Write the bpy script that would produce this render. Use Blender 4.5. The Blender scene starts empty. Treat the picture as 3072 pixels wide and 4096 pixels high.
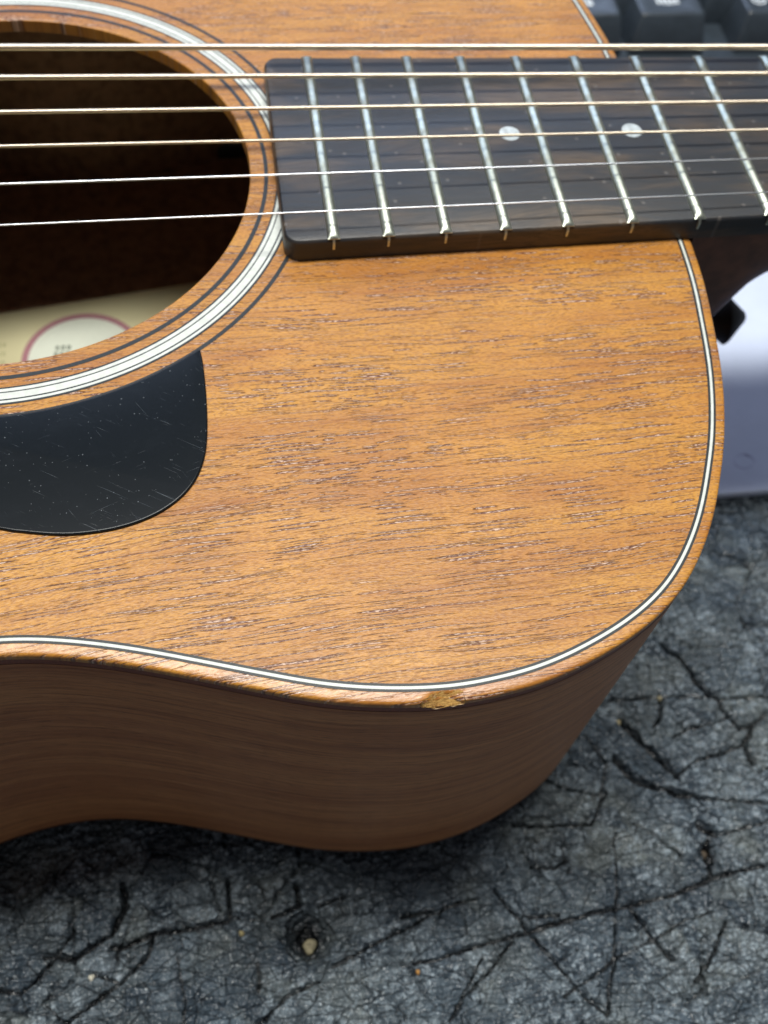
import bpy, bmesh, math, random
import numpy as np
from mathutils import Vector, Matrix, geometry
random.seed(4); rng = np.random.default_rng(11)
S = 0.001                                   # everything below is written in millimetres
scene = bpy.context.scene
COL = scene.collection

# ------------------------------------------------------------------ camera
F_PX = 4130.47
Rm = Matrix(((0.988064520, -0.133524751, 0.076809145),
             (-0.074566080, -0.850905071, -0.520004442),
             (0.134790220, 0.508066631, -0.850705528)))
cam_d = bpy.data.cameras.new('camera'); cam = bpy.data.objects.new('camera', cam_d); COL.objects.link(cam)
right, down, fwd = Rm[0], Rm[1], Rm[2]
M3 = Matrix((right, -down, -fwd)).transposed()
cam.matrix_world = Matrix.Translation(Vector((166.0187, -181.7216, 148.1146)) * S) @ M3.to_4x4()
cam_d.sensor_fit = 'VERTICAL'; cam_d.sensor_height = 36.0; cam_d.sensor_width = 27.0
cam_d.lens = 36.0 * F_PX / 4096.0
cam_d.clip_start = 0.005; cam_d.clip_end = 30
cam_d.dof.use_dof = True; cam_d.dof.focus_distance = 0.174; cam_d.dof.aperture_fstop = 20.0
cam_d.dof.aperture_blades = 0
scene.camera = cam

# ------------------------------------------------------------------ light
world = bpy.data.worlds.new('World'); scene.world = world; world.use_nodes = True
bg = world.node_tree.nodes['Background']
bg.inputs[0].default_value = (0.96, 0.94, 1.0, 1); bg.inputs[1].default_value = 0.095
def area(name, loc, target, sx, sy, power, col):
    d = bpy.data.lights.new(name, 'AREA'); d.shape = 'RECTANGLE'; d.size = sx; d.size_y = sy
    d.energy = power; d.color = col
    o = bpy.data.objects.new(name, d); COL.objects.link(o)
    o.location = loc
    o.rotation_euler = (Vector(target) - Vector(loc)).to_track_quat('-Z', 'Y').to_euler()
    return o
area('ceiling_lamp', (0.16, 0.115, 1.30), (0.18, -0.05, 0), 1.0, 0.20, 23.5, (1.0, 0.985, 0.93))
area('back_blue_light', (0.10, 2.0, 1.30), (0.15, 0.0, 0), 2.2, 0.8, 20.0, (0.56, 0.70, 1.0))  # unseen area light, added for the bluish sheen and fretboard reflections
scene.view_settings.view_transform = 'Standard'; scene.view_settings.look = 'None'
scene.view_settings.exposure = 0.0; scene.view_settings.gamma = 1.0

# ------------------------------------------------------------------ helpers
def link(name, me, m=None, parent=None, kind=None):
    o = bpy.data.objects.new(name, me); COL.objects.link(o)
    if m is not None and not me.materials: me.materials.append(m)
    if parent is not None: o.parent = parent
    if kind: o['kind'] = kind
    return o
def mesh(name, vs, fs, m=None, parent=None, smooth=False, kind=None):
    me = bpy.data.meshes.new(name)
    me.from_pydata([tuple(c * S for c in v) for v in vs], [], fs); me.update()
    if smooth: me.polygons.foreach_set('use_smooth', [True] * len(me.polygons))
    return link(name, me, m, parent, kind)
def thing(name, label, cat, loc=(0, 0, 0)):
    o = bpy.data.objects.new(name, None); COL.objects.link(o)
    o.empty_display_size = 0.01
    o['label'] = label; o['category'] = cat
    return o
def tag(o, label, cat, group=None):
    o['label'] = label; o['category'] = cat
    if group: o['group'] = group
    return o
def loft(rings, closed_ring=True, cap0=False, cap1=False):
    n = len(rings[0]); vs = [v for r in rings for v in r]; fs = []
    for i in range(len(rings) - 1):
        for j in range(n if closed_ring else n - 1):
            k = (j + 1) % n
            fs.append((i * n + j, i * n + k, (i + 1) * n + k, (i + 1) * n + j))
    if cap0: fs.append(tuple(range(n))[::-1])
    if cap1: fs.append(tuple(range((len(rings) - 1) * n, len(rings) * n)))
    return vs, fs
def fix_normals(o):
    bm = bmesh.new(); bm.from_mesh(o.data); bmesh.ops.recalc_face_normals(bm, faces=bm.faces); bm.to_mesh(o.data); bm.free()
    return o
def sharp(o, deg=35):
    me = o.data
    me.polygons.foreach_set('use_smooth', [True] * len(me.polygons))
    bm = bmesh.new(); bm.from_mesh(me)
    for e in bm.edges:
        if len(e.link_faces) == 2 and e.calc_face_angle(0) > math.radians(deg): e.smooth = False
    bm.to_mesh(me); bm.free(); return o
def box(name, x0, x1, y0, y1, z0, z1, m, parent=None, bev=0.0, seg=3):
    bm = bmesh.new(); bmesh.ops.create_cube(bm, size=1)
    for v in bm.verts:
        v.co = Vector(((x0 + x1) / 2 + v.co.x * (x1 - x0), (y0 + y1) / 2 + v.co.y * (y1 - y0), (z0 + z1) / 2 + v.co.z * (z1 - z0))) * S
    if bev: bmesh.ops.bevel(bm, geom=list(bm.edges), offset=bev * S, segments=seg, affect='EDGES', profile=0.5)
    me = bpy.data.meshes.new(name); bm.to_mesh(me); bm.free()
    o = link(name, me, m, parent)
    return sharp(o, 50) if bev else o
def resample(pts, step, closed=True):
    P = np.array(pts, float)
    if closed: P = np.vstack([P, P[:1]])
    d = np.r_[0, np.cumsum(np.hypot(*np.diff(P, axis=0).T))]
    n = int(d[-1] / step); t = np.linspace(0, d[-1], n, endpoint=not closed)
    return np.c_[np.interp(t, d, P[:, 0]), np.interp(t, d, P[:, 1])]
def catmull(pts, closed=True, sub=14):
    P = np.array(pts, float); n = len(P); out = []
    rngi = range(n if closed else n - 1)
    for i in rngi:
        if closed: a, b, c, d = P[(i - 1) % n], P[i], P[(i + 1) % n], P[(i + 2) % n]
        else: a, b, c, d = P[max(i - 1, 0)], P[i], P[i + 1], P[min(i + 2, n - 1)]
        for k in range(sub):
            t = k / sub
            out.append(0.5 * ((2 * b) + (-a + c) * t + (2 * a - 5 * b + 4 * c - d) * t * t + (-a + 3 * b - 3 * c + d) * t ** 3))
    if not closed: out.append(P[-1])
    return np.array(out)
def smooth_closed(P, it):
    for _ in range(it): P = 0.5 * P + 0.25 * (np.roll(P, 1, 0) + np.roll(P, -1, 0))
    return P
def normals_out(P):
    t = np.roll(P, -1, 0) - np.roll(P, 1, 0); t /= np.linalg.norm(t, axis=1)[:, None]
    n = np.c_[t[:, 1], -t[:, 0]]
    area_ = 0.5 * np.sum(P[:, 0] * np.roll(P[:, 1], -1) - np.roll(P[:, 0], -1) * P[:, 1])
    return n if area_ > 0 else -n
def flat_fill(name, loops, z, m, parent):
    vl = [[Vector((x, y, 0)) for x, y in L] for L in loops]
    tris = geometry.tessellate_polygon(vl)
    vs = [(v.x, v.y, z) for L in vl for v in L]
    o = mesh(name, vs, [tuple(t) for t in tris], m, parent)
    bm = bmesh.new(); bm.from_mesh(o.data)
    for f in bm.faces:
        if f.normal.z < 0: f.normal_flip()
    bm.to_mesh(o.data); bm.free()
    return o

# ------------------------------------------------------------------ materials
class NT:
    def __init__(s, name):
        s.m = bpy.data.materials.new(name); s.m.use_nodes = True; s.t = s.m.node_tree
        s.b = s.t.nodes['Principled BSDF']; s.x = 0
        s.tc = s.t.nodes.new('ShaderNodeTexCoord')
    def n(s, typ, **kw):
        o = s.t.nodes.new('ShaderNode' + typ)
        for k, v in kw.items():
            if k == 'i':
                for kk, vv in v.items(): s.set(o, kk, vv)
            else: setattr(o, k, v)
        return o
    def set(s, o, k, v):
        if hasattr(v, 'is_linked') or isinstance(v, bpy.types.NodeSocket): s.t.links.new(v, o.inputs[k])
        else: o.inputs[k].default_value = v
    def mm(s, sc=(1, 1, 1), rot=(0, 0, 0), loc=(0, 0, 0), vec=None):     # coordinates in millimetres
        a = s.n('VectorMath', operation='MULTIPLY', i={0: s.tc.outputs['Object'] if vec is None else vec, 1: (1000, 1000, 1000) if vec is None else (1, 1, 1)})
        r = s.n('Mapping', i={'Vector': a.outputs[0], 'Rotation': rot, 'Scale': sc, 'Location': loc})
        return r.outputs[0]
    def noise(s, vec, scale=1, det=3, rough=.5, dist=0, out=0, **k):
        return s.n('TexNoise', i={'Vector': vec, 'Scale': scale, 'Detail': det, 'Roughness': rough, 'Distortion': dist}, **k).outputs[out]
    def math(s, op, a, b=0.0, c=0.0, clamp=False):
        o = s.n('Math', operation=op, use_clamp=clamp); s.set(o, 0, a); s.set(o, 1, b)
        if op in ('MULTIPLY_ADD', 'SMOOTH_MIN', 'SMOOTH_MAX', 'WRAP', 'COMPARE'): s.set(o, 2, c)
        return o.outputs[0]
    def ramp(s, v, a, b, lo=0., hi=1., smooth=True):
        o = s.n('MapRange', interpolation_type='SMOOTHSTEP' if smooth else 'LINEAR')
        s.set(o, 0, v); s.set(o, 1, a); s.set(o, 2, b); s.set(o, 3, lo); s.set(o, 4, hi); return o.outputs[0]
    def mix(s, f, a, b, mode='MIX'):
        o = s.n('Mix', data_type='RGBA', blend_type=mode)
        s.set(o, 0, f); s.set(o, 6, a if not isinstance(a, tuple) else (*a, 1)[:4]); s.set(o, 7, b if not isinstance(b, tuple) else (*b, 1)[:4])
        return o.outputs[2]
    def bump(s, hgt, dist, strength=1.0, normal=None):
        o = s.n('Bump', i={'Height': hgt, 'Distance': dist * S, 'Strength': strength})
        if normal is not None: s.set(o, 'Normal', normal)
        return o.outputs[0]
    def out(s, col, rough, bump=None, metal=0., spec=.5, coat=0., coat_r=.1):
        s.set(s.b, 'Base Color', col if not isinstance(col, tuple) else (*col, 1)[:4]); s.set(s.b, 'Roughness', rough)
        s.set(s.b, 'Metallic', metal); s.set(s.b, 'Specular IOR Level', spec)
        if bump is not None: s.set(s.b, 'Normal', bump)
        if coat: s.set(s.b, 'Coat Weight', coat); s.set(s.b, 'Coat Roughness', coat_r)
        return s.m
def plain(name, col, rough=.4, metal=0., spec=.5, nz=0.15, nscale=2.0, bump=0.0, coat=0.):
    t = NT(name); v = t.mm()
    f = t.noise(v, nscale, 4, .6)
    c = t.mix(t.ramp(f, .3, .7, 0, 1), tuple(x * (1 - nz) for x in col), tuple(min(1, x * (1 + nz)) for x in col))
    b = t.bump(t.noise(v, nscale * 3, 3, .6), bump) if bump else None
    return t.out(c, rough, b, metal, spec, coat)

def wood_top(name, gain=1.0, rough=.30, bd=.34, spec=.42):
    t = NT(name)
    base = t.mm()
    # the grain drifts a little from the string direction
    sx_ = t.n('SeparateXYZ', i={0: base})
    xr = t.math('ADD', sx_.outputs[0], -200.0); xn = t.math('MINIMUM', xr, 0.0)
    bend = t.math('MULTIPLY_ADD', xr, .035, t.math('MULTIPLY', t.math('MULTIPLY', xn, xn), -.0008))
    bend = t.math('MULTIPLY', bend, t.ramp(sx_.outputs[1], -38, -95, 0, 1))
    bent = t.n('CombineXYZ', i={0: sx_.outputs[0], 1: t.math('SUBTRACT', sx_.outputs[1], bend), 2: 0.0}).outputs[0]
    w0 = t.noise(t.mm(sc=(.006, .012, 0)), 1, 2, .5, out=1)
    off = t.n('VectorMath', operation='MULTIPLY_ADD', i={0: w0, 1: (0, 9, 0), 2: bent}).outputs[0]
    w1 = t.noise(t.mm(sc=(.06, .3, 0)), 1, 2, .5, out=1)
    off = t.n('VectorMath', operation='MULTIPLY_ADD', i={0: w1, 1: (0, 1.6, 0), 2: off}).outputs[0]
    def mp(sx, sy, seed=0): return t.n('Mapping', i={'Vector': off, 'Scale': (sx, sy, 0.0), 'Location': (seed, seed * 1.7, seed), 'Rotation': (0, 0, 0)}).outputs[0]
    broad = t.noise(mp(.012, .10, 3), 1, 4, .55)
    streak = t.noise(mp(.022, .75, 7), 1, 5, .6)
    fine = t.noise(mp(.35, 5.5, 9), 1, 3, .6)
    cell = t.noise(mp(1.0, 3.4, 2), 1, 1.5, .5)
    curl = t.noise(mp(.055, .03, 5), 1, 2, .5)
    G = gain
    c = t.mix(t.ramp(broad, .33, .70), (.595 * G, .282 * G, .040 * G), (.45 * G, .178 * G, .027 * G))
    c = t.mix(t.math('MULTIPLY', t.ramp(streak, .50, .74), .62), c, (.27 * G, .085 * G, .020 * G))
    c = t.mix(t.math('MULTIPLY', t.ramp(curl, .45, .7), .30), c, (.70 * G, .33 * G, .055 * G))
    c = t.mix(t.math('MULTIPLY', t.ramp(fine, .54, .76), .42), c, (.20 * G, .062 * G, .016 * G))
    c = t.mix(t.math('MULTIPLY', t.ramp(cell, .48, .58), .52), c, (.29 * G, .10 * G, .014 * G))
    # open pores: ragged little grooves, in drifts
    rag = t.noise(mp(.9, 2.6, 4), 1, 3, .7, out=1)
    rg_ = t.n('VectorMath', operation='MULTIPLY_ADD', i={0: rag, 1: (.8, .26, 0), 2: off}).outputs[0]
    def pores(L, h, seed, gate, ln, wd, slope):
        # rows of little dashes, each with its own start, length, height and presence
        m_ = t.n('Mapping', i={'Vector': rg_, 'Rotation': (0, 0, slope), 'Location': (seed, seed * .37, 0)}).outputs[0]
        q = t.n('SeparateXYZ', i={0: m_})
        yy = t.math('DIVIDE', q.outputs[1], h); j = t.math('FLOOR', yy); v = t.math('FRACT', yy)
        wr = t.n('TexWhiteNoise', noise_dimensions='1D'); t.set(wr, 'W', t.math('ADD', j, seed + .5))
        xx = t.math('MULTIPLY_ADD', wr.outputs['Value'], 37.0, t.math('DIVIDE', q.outputs[0], L)); i_ = t.math('FLOOR', xx); u = t.math('FRACT', xx)
        wn_ = t.n('TexWhiteNoise', noise_dimensions='2D', i={'Vector': t.n('CombineXYZ', i={0: i_, 1: j, 2: 0.0}).outputs[0]})
        rc = t.n('SeparateColor', i={0: wn_.outputs['Color']})
        on = t.math('GREATER_THAN', rc.outputs[0], gate)
        l_ = t.ramp(rc.outputs[1], 0, 1, ln * .25, ln, smooth=False)
        w_ = t.ramp(rc.outputs[0], gate, 1, wd * .55, wd, smooth=False)
        vo_ = t.ramp(rc.outputs[2], 0, 1, .5 - (.5 - wd), .5 + (.5 - wd), smooth=False)
        a_ = t.math('DIVIDE', t.math('SUBTRACT', u, .5), l_); b_ = t.math('DIVIDE', t.math('SUBTRACT', v, vo_), w_)
        r2 = t.math('ADD', t.math('POWER', t.math('ABSOLUTE', a_), 2.5), t.math('MULTIPLY', b_, b_))
        return t.math('MULTIPLY', t.ramp(r2, 1.05, .35, 0, 1), on)
    drift = t.ramp(t.noise(mp(.018, .12, 21), 1, 3, .6), .36, .56, .15, 1.0)
    drift2 = t.ramp(t.noise(mp(.02, .15, 29), 1, 3, .6), .40, .58, .1, 1.0)
    sel = t.ramp(t.noise(mp(.010, .02, 61), 1, 2, .5), .40, .58)
    p1 = t.math('MULTIPLY', pores(17.0, .74, 11, .46, .48, .30, .01), drift)
    p2 = t.math('MULTIPLY', pores(5.6, .55, 31, .52, .44, .34, .03), t.math('MULTIPLY', drift2, t.math('MULTIPLY_ADD', sel, .8, .2)))
    p3 = t.math('MULTIPLY', pores(38.0, .83, 51, .50, .48, .15, -.01), t.math('SUBTRACT', 1.15, sel))
    p4 = t.math('MULTIPLY', pores(12.0, .43, 71, .58, .46, .24, -.02), t.math('MULTIPLY', drift, drift2))
    po = t.math('MAXIMUM', t.math('MAXIMUM', p1, p2), t.math('MAXIMUM', t.math('MULTIPLY', p3, .75), p4), clamp=True)
    pore_glint = t.noise(mp(1.1, 4.5, 6), 1, 2, .6)
    pc = t.mix(t.ramp(pore_glint, .47, .57), (.155, .052, .036), (.70, .49, .37))  # pale flecks inside the pores are glints painted into the colour
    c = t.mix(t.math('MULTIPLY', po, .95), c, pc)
    hgt = t.math('MULTIPLY', po, -1.0)
    hgt = t.math('MULTIPLY_ADD', cell, .22, hgt)
    hgt = t.math('MULTIPLY_ADD', fine, .12, hgt)
    hgt = t.math('MULTIPLY_ADD', pore_glint, .10, hgt)
    bmp = t.bump(hgt, bd)
    r = t.math('MULTIPLY_ADD', fine, .14, rough)
    return t.out(c, r, bmp, spec=spec, coat=.22, coat_r=.40)

def wood_side(name, c1, c2, c3, rough=.42, vert=0):
    """grain that runs along the bent side: uses the strip's own run-length stored as uv"""
    t = NT(name)
    uv = t.n('UVMap', uv_map='run').outputs[0]
    def mp(sx, sy, sd): return t.n('Mapping', i={'Vector': uv, 'Scale': (sx, sy, 1), 'Location': (sd, sd * 2, 0)}).outputs[0]
    warp = t.noise(mp(.008, .03, 1), 1, 2, .5, out=1)
    v0 = t.n('VectorMath', operation='MULTIPLY_ADD', i={0: warp, 1: (0, 14, 0), 2: uv}).outputs[0]
    def mq(sx, sy, sd): return t.n('Mapping', i={'Vector': v0, 'Scale': (sx, sy, 1), 'Location': (sd, sd * 2, 0)}).outputs[0]
    a = t.noise(mq(.010, .16, 3), 1, 4, .55); b = t.noise(mq(.03, .9, 5), 1, 4, .65); f = t.noise(mq(.20, 4.6, 8), 1, 3, .7)
    c = t.mix(t.ramp(a, .35, .68), c1, c2)
    c = t.mix(t.math('MULTIPLY', t.ramp(b, .46, .68), .55), c, c3)
    c = t.mix(t.math('MULTIPLY', t.ramp(f, .54, .66), .7), c, tuple(x * .4 for x in c3))
    h = t.math('MULTIPLY_ADD', f, -.5, b)
    return t.out(c, rough, t.bump(h, .12), spec=.4)

M = {}
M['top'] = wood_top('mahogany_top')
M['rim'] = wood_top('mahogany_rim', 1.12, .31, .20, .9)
M['side'] = wood_side('sapele_side', (.68, .31, .125), (.50, .20, .080), (.26, .085, .033))
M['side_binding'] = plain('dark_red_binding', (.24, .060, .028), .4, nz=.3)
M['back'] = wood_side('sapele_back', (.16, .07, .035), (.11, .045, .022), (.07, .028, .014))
M['inside'] = plain('bare_inside_wood', (.26, .15, .09), .8, nz=.3, nscale=.3)
M['black'] = plain('black_purfling', (.013, .019, .021), .45, nz=.35, nscale=3, bump=.02)
M['white'] = plain('white_purfling', (.70, .73, .67), .40, nz=.08, nscale=.6, bump=.01)
M['fret'] = plain('nickel_fret', (.60, .64, .55), .40, metal=1., nz=.12, nscale=.8)
M['steel'] = plain('plain_steel', (.88, .90, .92), .30, metal=1., nz=.05, nscale=.5)
M['bronze'] = plain('phosphor_bronze', (.95, .80, .62), .34, metal=1., nz=.08, nscale=.4)
M['inlay'] = plain('pearl_inlay', (.50, .56, .58), .35, nz=.25, nscale=.5)
M['heel'] = plain('dark_mahogany_neck', (.15, .060, .030), .42, nz=.35, nscale=.15)
M['capblack'] = plain('black_plastic', (.006, .006, .007), .5, nz=.2)
M['raw'] = None

def m_fingerboard():
    t = NT('ebony_fingerboard')
    w = t.noise(t.mm(sc=(.02, .05, .05)), 1, 2, .5, out=1)
    v0 = t.n('VectorMath', operation='MULTIPLY_ADD', i={0: w, 1: (0, 14, 0), 2: t.mm()}).outputs[0]
    def mq(sx, sy, sd): return t.n('Mapping', i={'Vector': v0, 'Scale': (sx, sy, sy), 'Location': (sd, sd * 2, 0)}).outputs[0]
    a = t.noise(mq(.020, .09, 2.3), 1, 4, .6); b = t.noise(mq(.09, 1.6, 5), 1, 4, .65); f = t.noise(mq(.4, 6, 8), 1, 3, .6)
    c = t.mix(t.ramp(a, .44, .66), (.024, .028, .034), (.105, .074, .047))
    c = t.mix(t.math('MULTIPLY', t.ramp(b, .44, .66), .7), c, (.028, .024, .022))
    c = t.mix(t.math('MULTIPLY', t.ramp(f, .58, .75), .6), c, (.008, .007, .007))
    nick = t.n('TexVoronoi', voronoi_dimensions='2D', feature='F1', i={'Vector': t.mm(sc=(.11, .11, .11)), 'Scale': 1.0})
    nk = t.ramp(nick.outputs['Distance'], .02, .07, 1, 0)
    c = t.mix(t.math('MULTIPLY', nk, .35), c, (.22, .20, .18))
    h = t.math('MULTIPLY_ADD', f, -.6, t.math('MULTIPLY', nk, -.6))
    return t.out(c, t.math('MULTIPLY_ADD', b, .18, .30), t.bump(h, .06), spec=.55)
M['fingerboard'] = m_fingerboard()

def m_pickguard():
    t = NT('scuffed_black_pickguard')
    def scr(rot, sx, sy, thr, sd):
        r_ = t.mm(rot=(0, 0, rot))
        n1 = t.noise(t.n('Mapping', i={'Vector': r_, 'Scale': (sx, sy, 0), 'Location': (sd, sd, 0)}).outputs[0], 1, 3, .55)
        g = t.noise(t.mm(sc=(.10, .10, 0), loc=(sd, 2, 0)), 1, 2, .5)
        return t.math('MULTIPLY', t.ramp(n1, thr + .03, thr + .10), t.ramp(g, .47, .62))
    s1 = scr(.55, .10, 4.2, .62, 3); s2 = scr(-.42, .10, 4.6, .655, 9); s3 = scr(1.0, .16, 5, .65, 17)
    s = t.math('MAXIMUM', t.math('MAXIMUM', s1, s2), s3)
    vo = t.n('TexVoronoi', voronoi_dimensions='2D', feature='F1', i={'Vector': t.mm(sc=(.85, .85, 0)), 'Scale': 1.0})
    rc = t.n('SeparateColor', i={0: vo.outputs['Color']})
    rad = t.ramp(rc.outputs[1], .62, 1.0, 0.0, .12, smooth=False)
    d = t.math('MULTIPLY', t.ramp(t.math('SUBTRACT', rad, vo.outputs['Distance']), 0.0, .05), t.ramp(t.noise(t.mm(sc=(.12, .12, 0)), 1, 2, .5), .38, .6))
    haze = t.ramp(t.noise(t.mm(sc=(.10, .16, 0)), 1, 5, .7), .5, .75)
    c = t.mix(t.math('MULTIPLY', haze, .35), (.006, .009, .012), (.013, .017, .022))
    c = t.mix(t.math('MULTIPLY', s, .45), c, (.16, .19, .21))
    c = t.mix(t.math('MULTIPLY', d, .6), c, (.26, .29, .31))
    r = t.math('MULTIPLY_ADD', s, .2, .24)
    return t.out(c, r, t.bump(t.math('ADD', s, d), .025), spec=.25)
M['pickguard'] = m_pickguard()

def m_raw():
    t = NT('torn_raw_wood')
    f = t.noise(t.mm(sc=(.7, 4, 2.5)), 1, 4, .7); g = t.noise(t.mm(sc=(1.2, 1.2, 1.2)), 1, 3, .6)
    c = t.mix(t.ramp(f, .40, .62), (.70, .42, .13), (.46, .24, .07))
    c = t.mix(t.math('MULTIPLY', t.ramp(g, .62, .72), .7), c, (.16, .085, .04))
    c = t.mix(t.math('MULTIPLY', t.ramp(g, .42, .30), .6), c, (.70, .58, .40))
    return t.out(c, .75, t.bump(f, .20), spec=.25)
M['raw'] = m_raw()

def m_mat():
    t = NT('worn_black_rubber_mat')
    at = t.n('Attribute', attribute_name='crack', attribute_type='GEOMETRY').outputs['Fac']
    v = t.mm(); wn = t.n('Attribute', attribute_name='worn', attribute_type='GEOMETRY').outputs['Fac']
    n1 = t.noise(v, .05, 4, .6); n2 = t.noise(v, .9, 4, .65); n3 = t.noise(v, 3.0, 3, .6); ns = t.noise(v, .62, 1.5, .45)
    wv = t.n('VectorMath', operation='MULTIPLY_ADD', i={0: t.noise(v, .35, 3, .6, out=1), 1: (1.2, 1.2, 0), 2: v}).outputs[0]
    def crease(sc, rot, w, seed):
        m_ = t.n('Mapping', i={'Vector': wv, 'Scale': sc, 'Rotation': (0, 0, rot), 'Location': (seed, seed, 0)}).outputs[0]
        e = t.n('TexVoronoi', voronoi_dimensions='2D', feature='DISTANCE_TO_EDGE', i={'Vector': m_, 'Scale': 1.0}).outputs['Distance']
        return t.ramp(e, 0.0, w, 1.0, 0.0)
    g1 = t.ramp(t.noise(v, .08, 2, .5), .40, .56)
    cr = t.math('MAXIMUM', t.math('MULTIPLY', crease((.20, .34, 0), .5, .04, 3), t.math('MULTIPLY', g1, .45)), t.math('MULTIPLY', crease((.75, .42, 0), -.3, .08, 9), t.math('MULTIPLY', g1, .12)))
    cr = t.math('MAXIMUM', cr, t.math('MULTIPLY', crease((.09, .30, 0), 1.2, .028, 5), .75))
    cr = t.math('MAXIMUM', cr, t.math('MULTIPLY', crease((.06, .22, 0), -.55, .022, 15), .8))
    tn = t.n('Attribute', attribute_name='tone', attribute_type='GEOMETRY').outputs['Fac']
    c = t.mix(t.ramp(n1, .35, .65), (.112, .152, .192), (.165, .194, .198))
    c = t.mix(tn, c, (.046, .066, .088))
    c = t.mix(t.math('MULTIPLY', t.ramp(n2, .48, .62), .30), c, (.040, .052, .066))
    vo = t.n('TexVoronoi', voronoi_dimensions='2D', feature='F1', i={'Vector': t.mm(sc=(.8, .8, 0)), 'Scale': 1.0})
    rc = t.n('SeparateColor', i={0: vo.outputs['Color']})
    rad = t.ramp(rc.outputs[1], .35, 1.0, 0.0, .36, smooth=False)
    d = t.math('MULTIPLY', t.ramp(t.math('SUBTRACT', rad, vo.outputs['Distance']), 0.0, .16), t.math('MULTIPLY', t.ramp(n2, .44, .56), t.ramp(t.noise(v, .13, 3, .6), .40, .58)))
    c = t.mix(t.math('MULTIPLY', wn, t.ramp(n3, .42, .58, .20, .85)), c, (.44, .54, .62))  # raised lumps painted paler to read as glossy glints
    c = t.mix(t.math('MULTIPLY', d, .9), c, (.60, .67, .72))  # small bright dots, also glints put into the colour
    c = t.mix(t.math('MULTIPLY', t.math('MAXIMUM', at, cr), .93), c, (.004, .004, .005))
    h = t.math('MULTIPLY_ADD', ns, 2.6, t.math('MULTIPLY', cr, -.45))
    h = t.math('MULTIPLY_ADD', n3, .08, h); h = t.math('MULTIPLY_ADD', d, .5, h)
    return t.out(c, t.math('MULTIPLY_ADD', n2, .20, .13), t.bump(h, 1.0), spec=.6)
M['mat'] = m_mat()

# ------------------------------------------------------------------ setting: the worn mat
ZM = -112.0
def axis(a, b, st, lo, hi):
    core = np.arange(a, b, st); l = []; x = a; d = st
    while x > lo: d *= 1.22; x -= d; l.append(x)
    r = []; x = core[-1]; d = st
    while x < hi: d *= 1.22; x += d; r.append(x)
    return np.r_[l[::-1], core, r]
gx = axis(92, 338, .36, -900, 1200); gy = axis(-186, -4, .36, -800, 1300)
X, Y = np.meshgrid(gx, gy, indexing='ij')
def vnoise(x, y, sc, seed):
    r = np.random.default_rng(seed); T = r.random((256, 256)); x = x * sc; y = y * sc
    xi = np.floor(x).astype(int); yi = np.floor(y).astype(int); fx = x - xi; fy = y - yi
    fx = fx * fx * (3 - 2 * fx); fy = fy * fy * (3 - 2 * fy); g = lambda i, j: T[i & 255, j & 255]
    return (g(xi, yi) * (1 - fx) + g(xi + 1, yi) * fx) * (1 - fy) + (g(xi, yi + 1) * (1 - fx) + g(xi + 1, yi + 1) * fx) * fy
def fbm(x, y, sc, seed, o=4):
    s = 0; a = .5
    for k in range(o): s = s + a * vnoise(x, y, sc * 2 ** k, seed + k); a *= .5
    return s
def voro(x, y, cell, seed, jit=.95):
    r = np.random.default_rng(seed); J = r.random((128, 128, 3)); u = x / cell; v = y / cell
    ui = np.floor(u).astype(int); vi = np.floor(v).astype(int)
    d1 = np.full(x.shape, 9.); d2 = np.full(x.shape, 9.); idv = np.zeros(x.shape)
    for i in (-1, 0, 1):
        for j in (-1, 0, 1):
            a = (ui + i) & 127; b = (vi + j) & 127
            px = ui + i + .5 + (J[a, b, 0] - .5) * jit; py = vi + j + .5 + (J[a, b, 1] - .5) * jit
            d = np.hypot(u - px, v - py)
            c = d < d1
            d2 = np.where(c, d1, np.minimum(d2, d)); idv = np.where(c, J[a, b, 2], idv); d1 = np.where(c, d, d1)
    return (d2 - d1) * cell * .5, idv, d1
wx = X + 5 * (fbm(X, Y, .06, 5) - .5) + 1.6 * (fbm(X, Y, .4, 9) - .5); wy = Y + 5 * (fbm(X, Y, .06, 15) - .5) + 1.6 * (fbm(X, Y, .4, 19) - .5)
sm = lambda e, w: np.clip(1 - e / w, 0, 1)
e1, id1, _ = voro(wx, wy, 19, 21); e2, id2, _ = voro(X + .3 * (wx - X), (Y + .3 * (wy - Y)) * 1.3 + .35 * X, 8.0, 33); e3, id3, d3 = voro(wx, wy, 3.4, 44)
wvar = fbm(X, Y, .05, 61)
hw = np.clip((fbm(X, Y, .035, 71, 2) - .22) * 3.2, 0.1, 1.4)
w1 = .35 + .9 * hw * np.clip(fbm(X, Y, .09, 77, 2) * 2.2 - .3, 0, 2)
crack = sm(e1, w1 * .5) * np.clip((fbm(X, Y, .03, 79, 2) - .36) * 5, 0, .8)
c2 = sm(e2, .20 + .30 * hw) * np.clip((fbm(X, Y, .055, 81, 2) - .30) * 4.5, 0, .9)
c3 = sm(e3, .24) * np.clip((fbm(X, Y, .06, 91, 2) - .33) * 5, 0, .6)
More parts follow.
